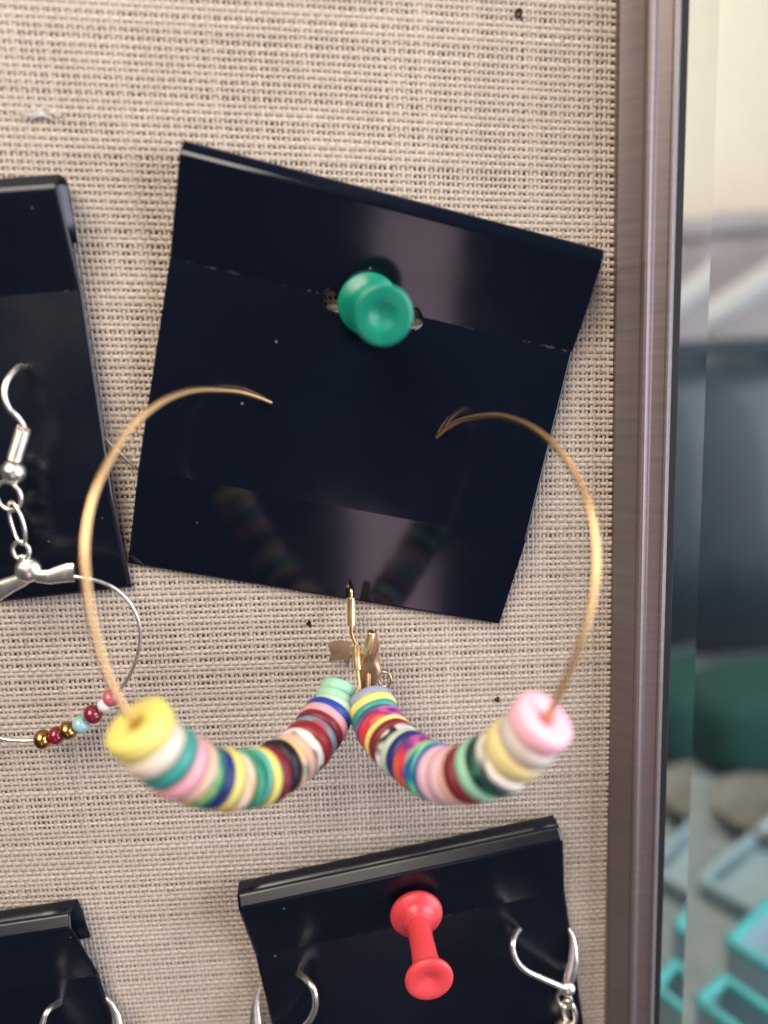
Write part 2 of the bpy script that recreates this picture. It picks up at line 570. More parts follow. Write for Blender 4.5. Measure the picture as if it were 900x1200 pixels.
def make_card(corners, depths, label, hole=None, group='black earring cards', flap=7.0, mat='card_satin'):
    w0, wa, wb, wc = depths
    TL, TR, BR, BL = corners
    H = 50.0; Wd = 50.0
    th = thing('earring_card', (BL + BR) / 2, label, 'earring card', group)
    pr = card_profile(w0, wa, wb, wc, H)
    fine = 0.25 if hole is not None else 0.5
    ss = np.linspace(0, Wd, int(Wd / fine) + 1)
    ts = sorted(set([0, .03, .07, .12, .18, .25, .6, .95, 1.3, 1.4, 1.5, 1.6, 1.7, 1.85, 2.0] + [round(x, 3) for x in np.arange(2.5, H + .01, fine)] + [12.3, 12.4, 12.6, 12.7]))
    pt = [p[0] for p in pr]; pw = [p[1] for p in pr]
    S_, T_ = np.meshgrid(ss, np.array(ts))
    S2, T2 = S_.copy(), T_.copy()
    ny, nx = S_.shape
    gone = np.zeros((ny - 1, nx - 1), bool)
    if hole is not None:
        gone = hole_sdf((S_[:-1, :-1] + S_[1:, 1:]) / 2, (T_[:-1, :-1] + T_[1:, 1:]) / 2, *hole) < 0
        cnt = np.zeros((ny, nx), int)
        for dy in (0, 1):
            for dx in (0, 1): cnt[dy:dy + ny - 1, dx:dx + nx - 1] += gone
        edge = (cnt > 0) & (cnt < 4)
        for _ in range(4):
            d0 = hole_sdf(S2, T2, *hole); e = 1e-3
            gx = (hole_sdf(S2 + e, T2, *hole) - d0) / e; gy = (hole_sdf(S2, T2 + e, *hole) - d0) / e
            S2 = np.where(edge, S2 - d0 * gx, S2); T2 = np.where(edge, T2 - d0 * gy, T2)
    Wz = np.interp(T2, pt, pw)
    Wz = Wz + 0.10 * np.sin(S2 / Wd * math.pi) * np.sin(T2 / H * math.pi)
    fs = S2 / Wd; ft = T2 / H
    top = TL[None, None, :] * (1 - fs[..., None]) + TR[None, None, :] * fs[..., None]
    bot = BL[None, None, :] * (1 - fs[..., None]) + BR[None, None, :] * fs[..., None]
    P = top * (1 - ft[..., None]) + bot * ft[..., None]
    P[..., 2] = Wz
    V = P.reshape(-1, 3); Fc = []
    for i in range(ny - 1):
        for k in range(nx - 1):
            if gone[i, k]: continue
            Fc.append((i * nx + k, (i + 1) * nx + k, (i + 1) * nx + k + 1, i * nx + k + 1))
    used = sorted({a for f_ in Fc for a in f_}); mp = {a: i for i, a in enumerate(used)}
    front = part('front_panel', [V[a] for a in used], [tuple(mp[a] for a in f_) for f_ in Fc], MAT[mat], th, True, 3.0)
    cr = np.exp(-((T2 - 12.5) / 0.13) ** 2).reshape(-1)
    at = front.data.attributes.new('crease', 'FLOAT', 'POINT')
    at.data.foreach_set('value', np.array([cr[a] for a in used], dtype=np.float32))
    front.data.materials.append(MAT['card_edge'])
    so = front.modifiers.new('thickness', 'SOLIDIFY'); so.thickness = 0.28 * MM; so.offset = -1; so.material_offset_rim = 1
    # hook: strip over the top and flap down behind
    hp = [(0.0, w0 - 1.45), (0.0, 1.4), (0.06, 1.1), (0.25, 0.85), (0.55, 0.72), (1.0, 0.68), (flap * 0.5, 0.66), (flap, 0.62)]
    V = []; Fc = []; m = 12
    for (t, w_) in hp:
        for k in range(m + 1):
            f_ = k / m
            a = TL * (1 - f_) + TR * f_; b = BL * (1 - f_) + BR * f_
            p = a * (1 - t / H) + b * (t / H); p = p.copy(); p[2] = w_
            V.append(p)
    for i in range(len(hp) - 1):
        for k in range(m):
            a = i * (m + 1) + k
            Fc.append((a, a + 1, a + m + 2, a + m + 1))
    hk = part('hook_flap', V, Fc, MAT[mat], th, True, 30)
    hk.data.materials.append(MAT['card_edge'])
    so = hk.modifiers.new('thickness', 'SOLIDIFY'); so.thickness = 0.28 * MM; so.offset = -1; so.material_offset_rim = 1
    return th, P, ss, ts


def quad(TL, TR, BR, BL, w0, wc):
    return [bp(*TL, w0), bp(*TR, w0), bp(*BR, wc), bp(*BL, wc)]


DEP_MAIN = (5.0, 2.05, 2.85, 0.8)
main_c = quad((215, 163), (708, 292), (585, 731), (150, 660), 4.0, 0.8)
make_card(main_c, DEP_MAIN, 'large tilted black earring card held by the green push pin', hole=(24.4, HOLE_Y - 0.6), mat='card')

# left card: right edge in view, runs out of the picture to the left
TR, BR = bp(68, 203, 4.0), bp(154, 688, 0.8)
eu = (bp(0, 705, 0.8) - BR); eu[2] = 0; eu /= np.linalg.norm(eu)
et = (bp(0, 208, 4.0) - TR); et[2] = 0; et /= np.linalg.norm(et)
make_card([TR + et * 50, TR, BR, BR + eu * 50], DEP_MAIN, 'black earring card at the left edge behind the silver fish hook earring', hole=None)

# bottom card with the red pin
TLb, TRb = bp(277, 1055, 5.0), bp(658, 974, 5.0)
ax = TRb - TLb; ax[2] = 0; L_ = np.linalg.norm(ax); ax /= L_
dn = np.array([ax[1], -ax[0], 0])
BLb, BRb = TLb + dn * 49, TRb + dn * 49
BLb[2] = BRb[2] = 0.8
make_card([TLb, TRb, BRb, BLb], DEP_MAIN, 'black earring card at the bottom held by the red push pin')

# bottom left card
TRc = bp(79, 1077, 5.0)
eb = bp(0, 1089, 5.0) - TRc; eb /= np.linalg.norm(eb)
ed = bp(134, 1199, 2.0) - TRc; ed[2] = 0; ed /= np.linalg.norm(ed)
make_card([TRc + eb * 49, TRc, TRc + ed * 49, TRc + eb * 49 + ed * 49], DEP_MAIN, 'black earring card in the bottom left corner of the picture', hole=None)


# ------------------------------------------------------------------ push pins
def push_pin(base, head, label, mat, rb=3.85, rh=3.55, rs=1.75):
    base = np.array(base); head = np.array(head)
    ax = head - base; L = np.linalg.norm(ax); ax /= L
    th = thing('push_pin', base, label, 'push pin', 'push pins')
    k = L
    V, Fc = lathe([(0.5, -0.9), (rb * 0.55, -0.85), (rb * 0.93, -0.7), (rb, -0.3), (rb, 0.15), (rb * 0.95, 0.45), (rb * 0.72, 0.75), (rs * 1.25, 1.3), (rs * 1.02, 2.2)], base, ax, 56)
    part('base_flange', V, Fc, mat, th, True, 50)
    V, Fc = lathe([(rs * 1.0, 1.9), (rs * 1.0, 2.4), (rs * 0.97, k * 0.4), (rs * 1.02, k * 0.68), (rs * 1.12, k * 0.82), (rs * 1.2, k - 0.9)], base, ax, 40)
    part('grip', V, Fc, mat, th, True)
    V, Fc = lathe([(rs * 1.15, k - 1.3), (rs * 1.35, k - 1.0), (rh * 0.82, k - 0.75), (rh * 0.97, k - 0.5), (rh, k - 0.1), (rh * 0.99, k + 0.1), (rh * 0.93, k + 0.28), (rh * 0.8, k + 0.33),
                   (rh * 0.5, k + 0.27), (rh * 0.42, k + 0.16), (rh * 0.25, k - 0.05), (rh * 0.1, k - 0.22), (0.05, k - 0.24)], base, ax, 56)
    part('head', V, Fc, mat, th, True, 60)
    V, Fc = lathe([(0.55, -0.6), (0.55, -2.0), (0.5, -6.5), (0.05, -8.0)], base, ax, 16)
    part('needle', V, Fc, MAT['steel'], th, True)
    return th


push_pin(bp(432, 357, 3.4), bp(449, 370, 13.6), 'green plastic push pin through the hole of the large card', MAT['green_pin'], rb=3.75, rh=3.35)
push_pin(bp(488, 1072, 5.2), bp(503, 1148, 16.0), 'red plastic push pin sticking out of the bottom card', MAT['red_pin'], rb=3.75, rh=3.15, rs=1.7)


# ------------------------------------------------------------------ beaded gold hoops
def plane_pts(pts, c, a, b):
    nn = np.array([math.cos(b) * math.cos(a), math.cos(b) * math.sin(a), math.sin(b)])
    c = np.array(c); out = []
    C0 = np.array([0, 0, CAM_D])
    for (px, py) in pts:
        q = bp(px, py, 0.0) - C0
        t = ((c - C0) @ nn) / (q @ nn)
        out.append(C0 + q * t)
    return out, nn


def bead_mesh():
    seg = 40
    ro, ri, h = 1.0, 0.30, 0.5
    pr = [(ri, -h * 0.80), (ri * 1.25, -h * 0.97), (0.6, -h), (0.90, -h), (0.975, -h * 0.80), (ro, -h * 0.35), (ro, h * 0.35), (0.975, h * 0.80), (0.90, h), (0.6, h), (ri * 1.25, h * 0.97), (ri, h * 0.80)]
    V = []; Fc = []
    for (r_, z) in pr:
        for k in range(seg):
            a = 2 * math.pi * k / seg
            V.append((r_ * math.cos(a), r_ * math.sin(a), z))
    m = len(pr)
    for i in range(m):
        j = (i + 1) % m
        for k in range(seg):
            q = (k + 1) % seg
            Fc.append((i * seg + k, i * seg + q, j * seg + q, j * seg + k))
    me = bpy.data.meshes.new('bead'); me.from_pydata(V, [], Fc); me.update(); me.shade_smooth()
    me.materials.append(MAT['white'])
    return me


BEAD = bead_mesh()


def path_at(path, s):
    P = np.array(path); seg = np.linalg.norm(np.diff(P, axis=0), axis=1); cum = np.concatenate([[0], np.cumsum(seg)])
    k = min(max(np.searchsorted(cum, s) - 1, 0), len(seg) - 1)
    f_ = (s - cum[k]) / seg[k]
    p = P[k] * (1 - f_) + P[k + 1] * f_
    k0, k1 = max(k - 4, 0), min(k + 5, len(P) - 1)
    t = P[k1] - P[k0]
    return p, t / np.linalg.norm(t), cum[-1]


def beads_on(th, path, items, r_mm, seed):
    rnd = random.Random(seed)
    total = path_at(path, 0)[2]
    sw = sum(i[1] for i in items); s = 0.0
    off = th.location
    for it in items:
        m, wd = it[0], it[1]; rf = it[2] if len(it) > 2 else 1.0
        thick = wd / sw * total
        p, t, _ = path_at(path, s + thick / 2); s += thick
        o = bpy.data.objects.new('bead', BEAD); COL.objects.link(o); o.parent = th
        tv = W(t) / MM
        tv = (tv.normalized() + Vector((rnd.gauss(0, .03), rnd.gauss(0, .03), rnd.gauss(0, .03)))).normalized()
        q = tv.to_track_quat('Z', 'Y')
        o.rotation_mode = 'QUATERNION'
        from mathutils import Quaternion
        o.rotation_quaternion = q @ Quaternion((0, 0, 1), rnd.uniform(0, 6.28))
        jit = Vector((rnd.gauss(0, .07), rnd.gauss(0, .07), rnd.gauss(0, .07))) * MM
        o.location = W(p) - off + jit
        rr = r_mm * rf * rnd.uniform(0.97, 1.03) * MM
        o.scale = (rr, rr, thick * 0.985 * MM)
        o.material_slots[0].link = 'OBJECT'; o.material_slots[0].material = MAT[m]


# ---- left hoop
LC = ([-8.8028, -24.2054, 14.2548], 0.244, 0.5679)
lw = [(322, 474), (315, 471), (297, 464), (275, 458.5), (235, 457), (205, 464), (180, 478), (152, 503), (130, 537), (113, 572), (103, 608), (99, 650), (103, 700), (113, 750), (130, 800), (155, 845)]
lb = [(157, 845), (180, 874), (205, 893), (232, 907), (260, 914), (285, 914), (310, 908), (332, 897), (350, 884), (370, 863), (384, 841), (392, 823), (398, 803)]
P1, nn1 = plane_pts(lw, *LC); P2, _ = plane_pts(lb, *LC)
hoopL = thing('hoop_earring', P2[4], 'gold hoop earring with a yellow end bead, left of the pair', 'earring', 'beaded gold hoop earrings')
full = catmull(P1 + P2[1:], 8)
V, Fc = tube(full, [0.33 - 0.08 * max(0, 1 - k / 14) for k in range(len(full))], 14); part('hoop_wire', V, Fc, MAT['gold'], hoopL)
bead_path = catmull(P2, 10)
beads_on(hoopL, bead_path, [('yellow', 2.0), ('cream', 2.0), ('teal', 1.7), ('pink', 1.6), ('peach', 1.2), ('td_green', 1.4), ('navy', 1.6), ('yellow', 1.2),
                            ('td_cream', 1.6), ('td_forest', 1.5), ('aqua', .8), ('yellow', 1.2), ('maroon', 1.6), ('black', 1.6), ('td_peach', 1.2),
                            ('peach', 1.3), ('td_panda', 1.2), ('red', 1.6), ('td_slate', 1.3), ('maroon', 1.1), ('pink', 1.1), ('blue', 1.3), ('palegreen', 1.1, .86), ('mint', 1.2, .8), ('mint', 1.3, .76)], 3.1, 3)
# clasp of the left hoop: two barrels, joined by a pin, and a flat tongue
e = P2[-1]
for (a, b, r_, nm) in [((411, 700, 2.6), (411.5, 733, 3.0), 0.56, 'clasp_barrel'), ((417, 757, 3.6), (419, 785, 4.6), 0.56, 'clasp_barrel')]:
    V, Fc = tube([bp(*a), bp(*a) * .98 + bp(*b) * .02, bp(*a) * .5 + bp(*b) * .5, bp(*a) * .02 + bp(*b) * .98, bp(*b)], [r_ * .8, r_, r_, r_, r_ * .8], 18)
    part(nm, V, Fc, MAT['bright_gold'], hoopL, True, 40)
V, Fc = tube(px_path([(411.5, 690, 2.4), (411.5, 733, 3.0), (413, 746, 3.2), (417, 757, 3.6), (419, 785, 4.6), (421, 806, 5.6), (412, 815, 6.0), (400, 806, 6.6)], 6), 0.22, 12)
part('clasp_pin', V, Fc, MAT['gold'], hoopL)
cl = [(x, y, 2.4) for x, y in [(384, 757), (390, 752), (400, 751), (410, 753), (411, 772), (407, 783), (403, 773), (394, 774), (385, 776), (388, 766)]]
q = [bp(*p) for p in cl]
V = q + [p - np.array([0, 0, .35]) for p in q]; n = len(q)
Fc = [tuple(range(n)), tuple(range(n, 2 * n))[::-1]] + [(k, k + n, (k + 1) % n + n, (k + 1) % n) for k in range(n)]
part('clasp_tongue', V, Fc, MAT['copper'], hoopL, False)

# ---- right hoop
RC = ([14.054, -26.9899, 15.2915], -0.4034, -0.3974)
rw = [(505, 517), (512, 512), (525, 501), (545, 491.5), (580, 487), (607, 493), (630, 505), (653, 525), (671, 550), (686, 580), (695, 612), (698.5, 650), (696, 690), (685, 740), (668, 785), (642, 838)]
rb_ = [(640, 842), (618, 866), (590, 888), (565, 901), (540, 908), (515, 906), (492, 896), (470, 880), (452, 860), (440, 840), (432, 818)]
P1, nn2 = plane_pts(rw, *RC); P2, _ = plane_pts(rb_, *RC)
hoopR = thing('hoop_earring', P2[4], 'gold hoop earring with a pink end bead, right of the pair', 'earring', 'beaded gold hoop earrings')
full = catmull(P1 + P2[1:], 8)
V, Fc = tube(full, [0.33 - 0.10 * max(0, 1 - k / 14) for k in range(len(full))], 14); part('hoop_wire', V, Fc, MAT['gold'], hoopR)
beads_on(hoopR, catmull(P2, 10), [('hotpink', 2.0), ('greywhite', 1.7), ('butter', 2.1), ('td_panda', 1.1), ('td_mintnight', 1.8), ('mint', 1.5), ('maroon', 1.7),
                                  ('peach', 1.2), ('lilac', 1.7), ('lilac', 1.3), ('blue', .8), ('td_sea', 1.6), ('td_sunset', 2.0), ('navy', 1.4), ('palegreen', 1.1), ('td_panda', 1.2), ('maroon', 1.2),
                                  ('yellow', .8), ('td_sunset', 1.5), ('td_berry', 0.9), ('teal', 1.2), ('yellow', 1.1), ('bluegrey', 1.4, .96)], 3.1, 8)
a, b = (435.5, 740.5, 7.6), (429.5, 766, 7.0)
V, Fc = tube([bp(*a), bp(*a) * .97 + bp(*b) * .03, bp(*a) * .5 + bp(*b) * .5, bp(*a) * .03 + bp(*b) * .97, bp(*b)], [.46, .54, .56, .54, .46], 18)
part('clasp_barrel', V, Fc, MAT['bright_gold'], hoopR, True, 40)
cl = [(437, 743), (442, 745), (445, 755), (443.5, 768), (446, 780), (448, 789), (443, 798), (438, 812), (425, 814), (422, 800), (422.5, 778), (427, 766), (432, 757)]
q = [bp(x, y, 4.6 if y > 760 else 5.6) for x, y in cl]
n = len(q)
cmid = sum(q) / n + np.array([0, 0, .35])
V = [p - np.array([0, 0, .8]) for p in q] + q + [p * .72 + cmid * .28 + np.array([0, 0, .22]) for p in q] + [cmid]
Fc = [tuple(range(n))[::-1]]
for k in range(n):
    j = (k + 1) % n
    Fc += [(k, j, j + n, k + n), (k + n, j + n, j + 2 * n, k + 2 * n), (k + 2 * n, j + 2 * n, 3 * n)]
o = part('clasp_lever', V, Fc, MAT['copper'], hoopR, True, 50)
c = bp(450.5, 796, 4.4)
V, Fc = tube([c + np.array([.85 * math.cos(t), 1.05 * math.sin(t), .25 * math.cos(t)]) for t in np.linspace(0, 2 * math.pi, 28, endpoint=False)], .18, 10, True)
part('clasp_ring', V, Fc, MAT['gold'], hoopR)
V, Fc = tube(px_path([(432, 790, 5.0), (432, 805, 6.4), (432, 818, 8.0)], 6), 0.3, 12)
part('clasp_pin', V, Fc, MAT['gold'], hoopR)


# ------------------------------------------------------------------ silver fish hook earring on the left card
fe = thing('drop_earring', bp(20, 700, 6), 'silver fish hook earring with a thin hoop of tiny red, gold and blue beads', 'earring')
hk = [(160, 549, .95), (122, 514, .95), (70, 468, .9), (40, 440, 1.0), (27.5, 429, 3.0), (18, 434, 5.6), (8, 447, 7.2), (5, 462, 7.8), (10, 478, 8.0), (20, 488, 7.8), (27, 498, 7.4), (27, 506, 7.2), (20, 535, 6.6), (15, 552, 6.2)]
hkp = px_path(hk, 8)
V, Fc = tube(hkp, [0.20 if k < 24 else min(0.32, 0.20 + 0.008 * (k - 24)) for k in range(len(hkp))], 12); part('ear_wire', V, Fc, MAT['silver'], fe)
# coil
a, b = bp(27.5, 503, 7.3), bp(17, 538, 6.5)
ax = b - a; L = np.linalg.norm(ax); ax /= L
e1 = np.cross(ax, [0, 0, 1.0]); e1 /= np.linalg.norm(e1); e2 = np.cross(ax, e1)
turns = 11; hel = []
for k in range(turns * 14 + 1):
    t = k / 14
    hel.append(a + ax * L * t / turns + .68 * (math.cos(2 * math.pi * t) * e1 + math.sin(2 * math.pi * t) * e2))
V, Fc = tube(hel, 0.19, 8); part('coil', V, Fc, MAT['silver'], fe)
c = bp(15.5, 553, 6.2); V, Fc = lathe([(1.42 * math.sin(math.pi * k / 14) + .02, -1.42 * math.cos(math.pi * k / 14)) for k in range(15)], c, ax, 28)
part('ball', V, Fc, MAT['silver'], fe)


def ring(cpx, rx, ry, rot, w_, rad, tilt=0.5, name='jump_ring', parent=None, mat=None):
    c = bp(cpx[0], cpx[1], w_)
    pts = []
    for t in np.linspace(0, 2 * math.pi, 36, endpoint=False):
        x, y = rx * math.cos(t), ry * math.sin(t)
        pts.append(c + np.array([x * math.cos(rot) - y * math.sin(rot), x * math.sin(rot) + y * math.cos(rot), tilt * x]))
    V, Fc = tube(pts, rad, 10, True)
    return part(name, V, Fc, mat or MAT['silver'], parent)


ring((10, 581), 1.55, 1.75, 0.2, 6.0, .27, .3, parent=fe)
ring((20, 613), 1.1, 2.6, 0.1, 5.8, .24, .9, parent=fe)
ring((24.5, 645), 1.05, 1.1, 0.0, 5.8, .28, .25, 'connector_eye', fe)
# connector with two flattened tubes
c = bp(33, 668, 5.6)
V, Fc = lathe([(1.55 * math.sin(math.pi * k / 12) + .02, -1.1 * math.cos(math.pi * k / 12)) for k in range(13)], c, (0.15, 0.1, 1.0), 30)
part('connector_body', V, Fc, MAT['silver'], fe)
V, Fc = tube(px_path([(26, 650, 5.8), (28, 660, 5.7), (33, 668, 5.6)], 5), [.42, .44, .5, .55, .6, .7, .75, .8, .85, .9, .95], 14)
part('connector_neck', V, Fc, MAT['silver'], fe)


def flat_tube(pts, half_w, half_t, name, parent, mat):
    P, T, _, _ = frames([bp(*p) for p in pts])
    V = []; Fc = []; sd = 16
    for i in range(len(P)):
        s_ = np.cross(T[i], [0, 0, 1.0]); s_ /= np.linalg.norm(s_); u_ = np.cross(s_, T[i])
        for k in range(sd):
            a_ = 2 * math.pi * k / sd
            V.append(P[i] + half_w[i] * math.cos(a_) * s_ + half_t[i] * math.sin(a_) * u_)
    for i in range(len(P) - 1):
        for k in range(sd):
            q_ = (k + 1) % sd
            Fc.append((i * sd + k, (i + 1) * sd + k, (i + 1) * sd + q_, i * sd + q_))
    Fc.append(tuple(range(sd))); Fc.append(tuple((len(P) - 1) * sd + k for k in range(sd))[::-1])
    return part(name, V, Fc, mat, parent, True, 50)


flat_tube([(36, 671, 5.6), (46, 675, 5.6), (58, 676, 5.6), (70, 673, 5.6), (80, 671, 5.6), (87, 671, 5.6)], [.8, .85, .95, 1.1, 1.22, 1.22], [.7, .6, .55, .5, .5, .45], 'connector_arm', fe, MAT['silver'])
flat_tube([(34, 673, 5.6), (24, 680, 5.6), (12, 685, 5.6), (0, 691, 5.6), (-14, 699, 5.6)], [.9, .9, 1.0, 1.15, 1.2], [.7, .6, .55, .5, .45], 'connector_arm', fe, MAT['silver'])
hp_ = [(84, 675, 5.6), (95, 677, 5.6), (112, 680, 5.4), (132, 688, 5.1), (150, 704, 4.8), (161, 724, 4.5), (164.5, 746, 4.2), (160, 772, 4.0), (150, 795, 3.8), (138, 811, 3.7), (124, 827, 3.6), (108, 841, 3.5), (90, 852, 3.4), (70, 861, 3.4),
       (48, 867, 3.4), (22, 868, 3.4), (0, 865, 3.4), (-35, 852, 3.6), (-66, 825, 4.0), (-84, 785, 4.4), (-80, 745, 4.8), (-50, 714, 5.4), (-14, 699, 5.6)]
V, Fc = tube(px_path(hp_, 7), 0.24, 12); part('thin_hoop', V, Fc, MAT['silver'], fe)
MAT['seed_red'] = mat_plain('dark_red_glass', (0.17, 0.006, 0.02, 1), 0.2, coat=.4)
MAT['seed_gold'] = mat_plain('bronze_glass', (0.45, 0.25, 0.08, 1), 0.25, 1.0, var=.2)
MAT['seed_blue'] = mat_plain('pale_blue_glass', (0.26, 0.45, 0.48, 1), 0.25, coat=.4)
MAT['seed_white'] = mat_plain('milky_glass', (0.62, 0.58, 0.6, 1), 0.2, coat=.4)
MAT['seed_rose'] = mat_plain('rose_glass', (0.45, 0.09, 0.11, 1), 0.3, coat=.4)
for (x, y, m, r_) in [(130, 818, 'seed_rose', 1.15), (122, 827, 'seed_white', .95), (109, 837, 'seed_red', 1.3), (95, 849, 'seed_blue', 1.2), (80, 856, 'seed_gold', 1.25), (66, 862, 'seed_red', 1.2), (50, 866.5, 'seed_gold', 1.3)]:
    c = bp(x, y, 3.5); t = bp(x + 12, y - 8.5 + (6 if x < 70 else 0), 3.5) - c
    pr = [(r_ * .34, -r_ * .74)] + [(r_ * math.sin(math.pi * (k + 1.6) / 12.2), -r_ * .86 * math.cos(math.pi * (k + 1.6) / 12.2)) for k in range(10)] + [(r_ * .34, r_ * .74)]
    V, Fc = lathe(pr, c, t, 24); part('seed_bead', V, Fc, MAT[m], fe)


# ------------------------------------------------------------------ lever back earrings on the lower cards
def leaf(pts, hw, ht, name, parent):
    return flat_tube(pts, hw, ht, name, parent, MAT['silver'])


e2 = thing('lever_earring', bp(662, 1170, 3), 'silver lever back earring at the right edge of the bottom card', 'earring', 'silver lever back earrings')
V, Fc = tube(px_path([(612, 1086, .9), (605.5, 1092, 3), (601, 1103, 5), (601, 1114, 5.6), (606, 1127, 5.8), (616, 1137, 5.6), (632, 1145, 5.2), (648, 1152, 4.8), (662, 1158, 4.4)], 8), .44, 12)
part('ear_wire', V, Fc, MAT['silver'], e2)
leaf([(666, 1088, 2.2), (670, 1096, 2.6), (672, 1110, 3.2), (672, 1126, 3.8), (669, 1140, 4.2), (667, 1149, 4.3)], [.18, .38, .62, .85, 1.0, .95], [.2, .3, .35, .4, .45, .4], 'lever', e2)
c = bp(665, 1158, 4.2); V, Fc = lathe([(1.15 * math.sin(math.pi * k / 12) + .02, -1.0 * math.cos(math.pi * k / 12)) for k in range(13)], c, (0, .2, 1), 24)
part('joint', V, Fc, MAT['silver'], e2)
ring((661, 1171), .95, 1.5, .15, 4.0, .3, .4, 'drop_ring', e2)
ring((667, 1186), .8, 2.2, .15, 4.0, .34, .5, 'drop_ring', e2)
c = bp(662, 1208, 4.2); V, Fc = lathe([(1.7 * math.sin(math.pi * k / 12) + .02, -1.7 * math.cos(math.pi * k / 12)) for k in range(13)], c, (0, 1, .1), 24)
part('drop', V, Fc, MAT['silver'], e2)

e3 = thing('lever_earring', bp(330, 1220, 3), 'silver lever back earring on the left side of the bottom card', 'earring', 'silver lever back earrings')
V, Fc = tube(px_path([(344, 1138, .9), (353, 1143, 3), (363, 1152, 5), (369, 1165, 5.8), (369, 1182, 6), (361, 1198, 5.8), (345, 1213, 5.2), (320, 1226, 4.6), (304, 1234, 4.2)], 8), .44, 12)
part('ear_wire', V, Fc, MAT['silver'], e3)
leaf([(306, 1155, 1.6), (301, 1166, 2.0), (299, 1180, 2.6), (299, 1197, 3.2), (302, 1215, 3.8), (304, 1228, 4.0)], [.18, .38, .62, .85, 1.0, .95], [.2, .3, .35, .4, .45, .4], 'lever', e3)
e4 = thing('lever_earring', bp(80, 1215, 3), 'silver lever back earring on the bottom left corner card', 'earring', 'silver lever back earrings')
V, Fc = tube(px_path([(74, 1172, .9), (66, 1177, 3), (57, 1183, 5), (51, 1195, 5.8), (50, 1210, 6), (60, 1226, 5.6), (85, 1238, 5), (125, 1246, 4.4)], 8), .44, 12)
part('ear_wire', V, Fc, MAT['silver'], e4)
leaf([(123, 1168, 1.8), (130, 1176, 2.2), (136, 1190, 2.8), (138, 1206, 3.4), (134, 1226, 4.0), (128, 1242, 4.2)], [.18, .38, .62, .85, 1.0, .95], [.2, .3, .35, .4, .45, .4], 'lever', e4)

# lint on the linen
MAT['lint'] = mat_plain('white_lint', (0.58, 0.54, 0.50, 1), 0.9)
lt = thing('lint', bp(45, 136, .4), 'small white tuft of lint on the linen, upper left', 'lint')
rl = random.Random(4)
for k in range(16):
    c = bp(36 + rl.gauss(6, 9), 135 + rl.gauss(0, 2.6), .42)
    L = rl.uniform(.5, 1.4)
    an = rl.gauss(0, .5)
    V, Fc = tube(catmull([c + np.array([math.cos(an) * L * t, math.sin(an) * L * t + .12 * math.sin(5 * t + k), .14 * math.sin(4 * t + k)]) for t in (-1, -.4, .2, .7, 1)], 4), .07, 6)
    part('fibre', V, Fc, MAT['lint'], lt)

# ------------------------------------------------------------------ beside the board: glass in place of a mirror, objects behind as its reflection
TAB = -225.0
gx = ue + 0.15
gl = thing('mirror_stand_in', (gx + 60, TAB, -4), 'clear glass sheet with slanted rim, stand-in for a bevelled mirror right of the frame', 'glass panel')
prg = [(gx, -5.5), (gx, -3.4), (gx + .25, -3.2), (gx + 3.2, -2.78), (gx + 6.2, -2.3), (gx + 150, -2.3), (gx + 150, -5.5)]
extrude_profile('bevelled_pane', prg, TAB, 140, 1, MAT['glass'], gl, True, 1)

MAT['wall'] = mat_plain('cream_wall_paint', (0.88, 0.77, 0.62, 1), 0.8, bscale=30, var=.03)
MAT['table'] = mat_plain('blue_grey_table', (0.27, 0.30, 0.315, 1), 0.5, bscale=40, var=.25)
V, Fc = box_vf((-800, TAB - 700, -760), (1500, 900, -740))
w_ = part('wall', V, Fc, MAT['wall'], None, False); w_['kind'] = 'structure'
V, Fc = box_vf((-400, TAB - 25, -735), (900, TAB, 12))
w_ = part('table_top', V, Fc, MAT['table'], None, False); w_['kind'] = 'structure'
bevel(w_, .004)


def superbox(c, half, rot, ex=0.35, nu=28, nv=18, bulge=None):
    """soft rounded box (superellipsoid), centre and half sizes in mm, turned about the vertical"""
    V = []; Fc = []
    sg = lambda x, e_: math.copysign(abs(x) ** e_, x)
    for i in range(nv + 1):
        ph = -math.pi / 2 + math.pi * i / nv
        for k in range(nu):
            la = 2 * math.pi * k / nu
            x = half[0] * sg(math.cos(ph), ex) * sg(math.cos(la), ex)
            w2 = half[2] * sg(math.cos(ph), ex) * sg(math.sin(la), ex)
            y = half[1] * sg(math.sin(ph), ex)
            if bulge: x, w2 = x * (1 + bulge * (1 - (y / half[1])) * .5), w2 * (1 + bulge * (1 - (y / half[1])) * .5)
            V.append(np.array([c[0] + x * math.cos(rot) - w2 * math.sin(rot), c[1] + y, c[2] + x * math.sin(rot) + w2 * math.cos(rot)]))
    for i in range(nv):
        for k in range(nu):
            q_ = (k + 1) % nu
            Fc.append((i * nu + k, i * nu + q_, (i + 1) * nu + q_, (i + 1) * nu + k))
    return V, Fc


MAT['mauve'] = mat_plain('mauve_grey_laminate', (0.36, 0.30, 0.30, 1), 0.6, bscale=25, var=.06)
MAT['navy_satin'] = mat_plain('navy_satin', (0.010, 0.020, 0.030, 1), 0.42, bscale=60, var=.2, bump=.1, coat=.15)
MAT['green_cloth'] = mat_plain('green_felt', (0.006, 0.05, 0.042, 1), 0.9, bscale=300, var=.2)
MAT['paper'] = mat_plain('grey_paper', (0.46, 0.44, 0.43, 1), 0.8, bscale=100, var=.05)
MAT['tan'] = mat_plain('tan_wicker', (0.17, 0.15, 0.115, 1), 0.8, bscale=150, var=.4)
MAT['aqua_plastic'] = mat_plain('pale_blue_plastic', (0.36, 0.47, 0.52, 1), 0.35, bscale=60, var=.06)
MAT['turquoise'] = mat_plain('turquoise_plastic', (0.07, 0.42, 0.42, 1), 0.35, bscale=60, var=.08)

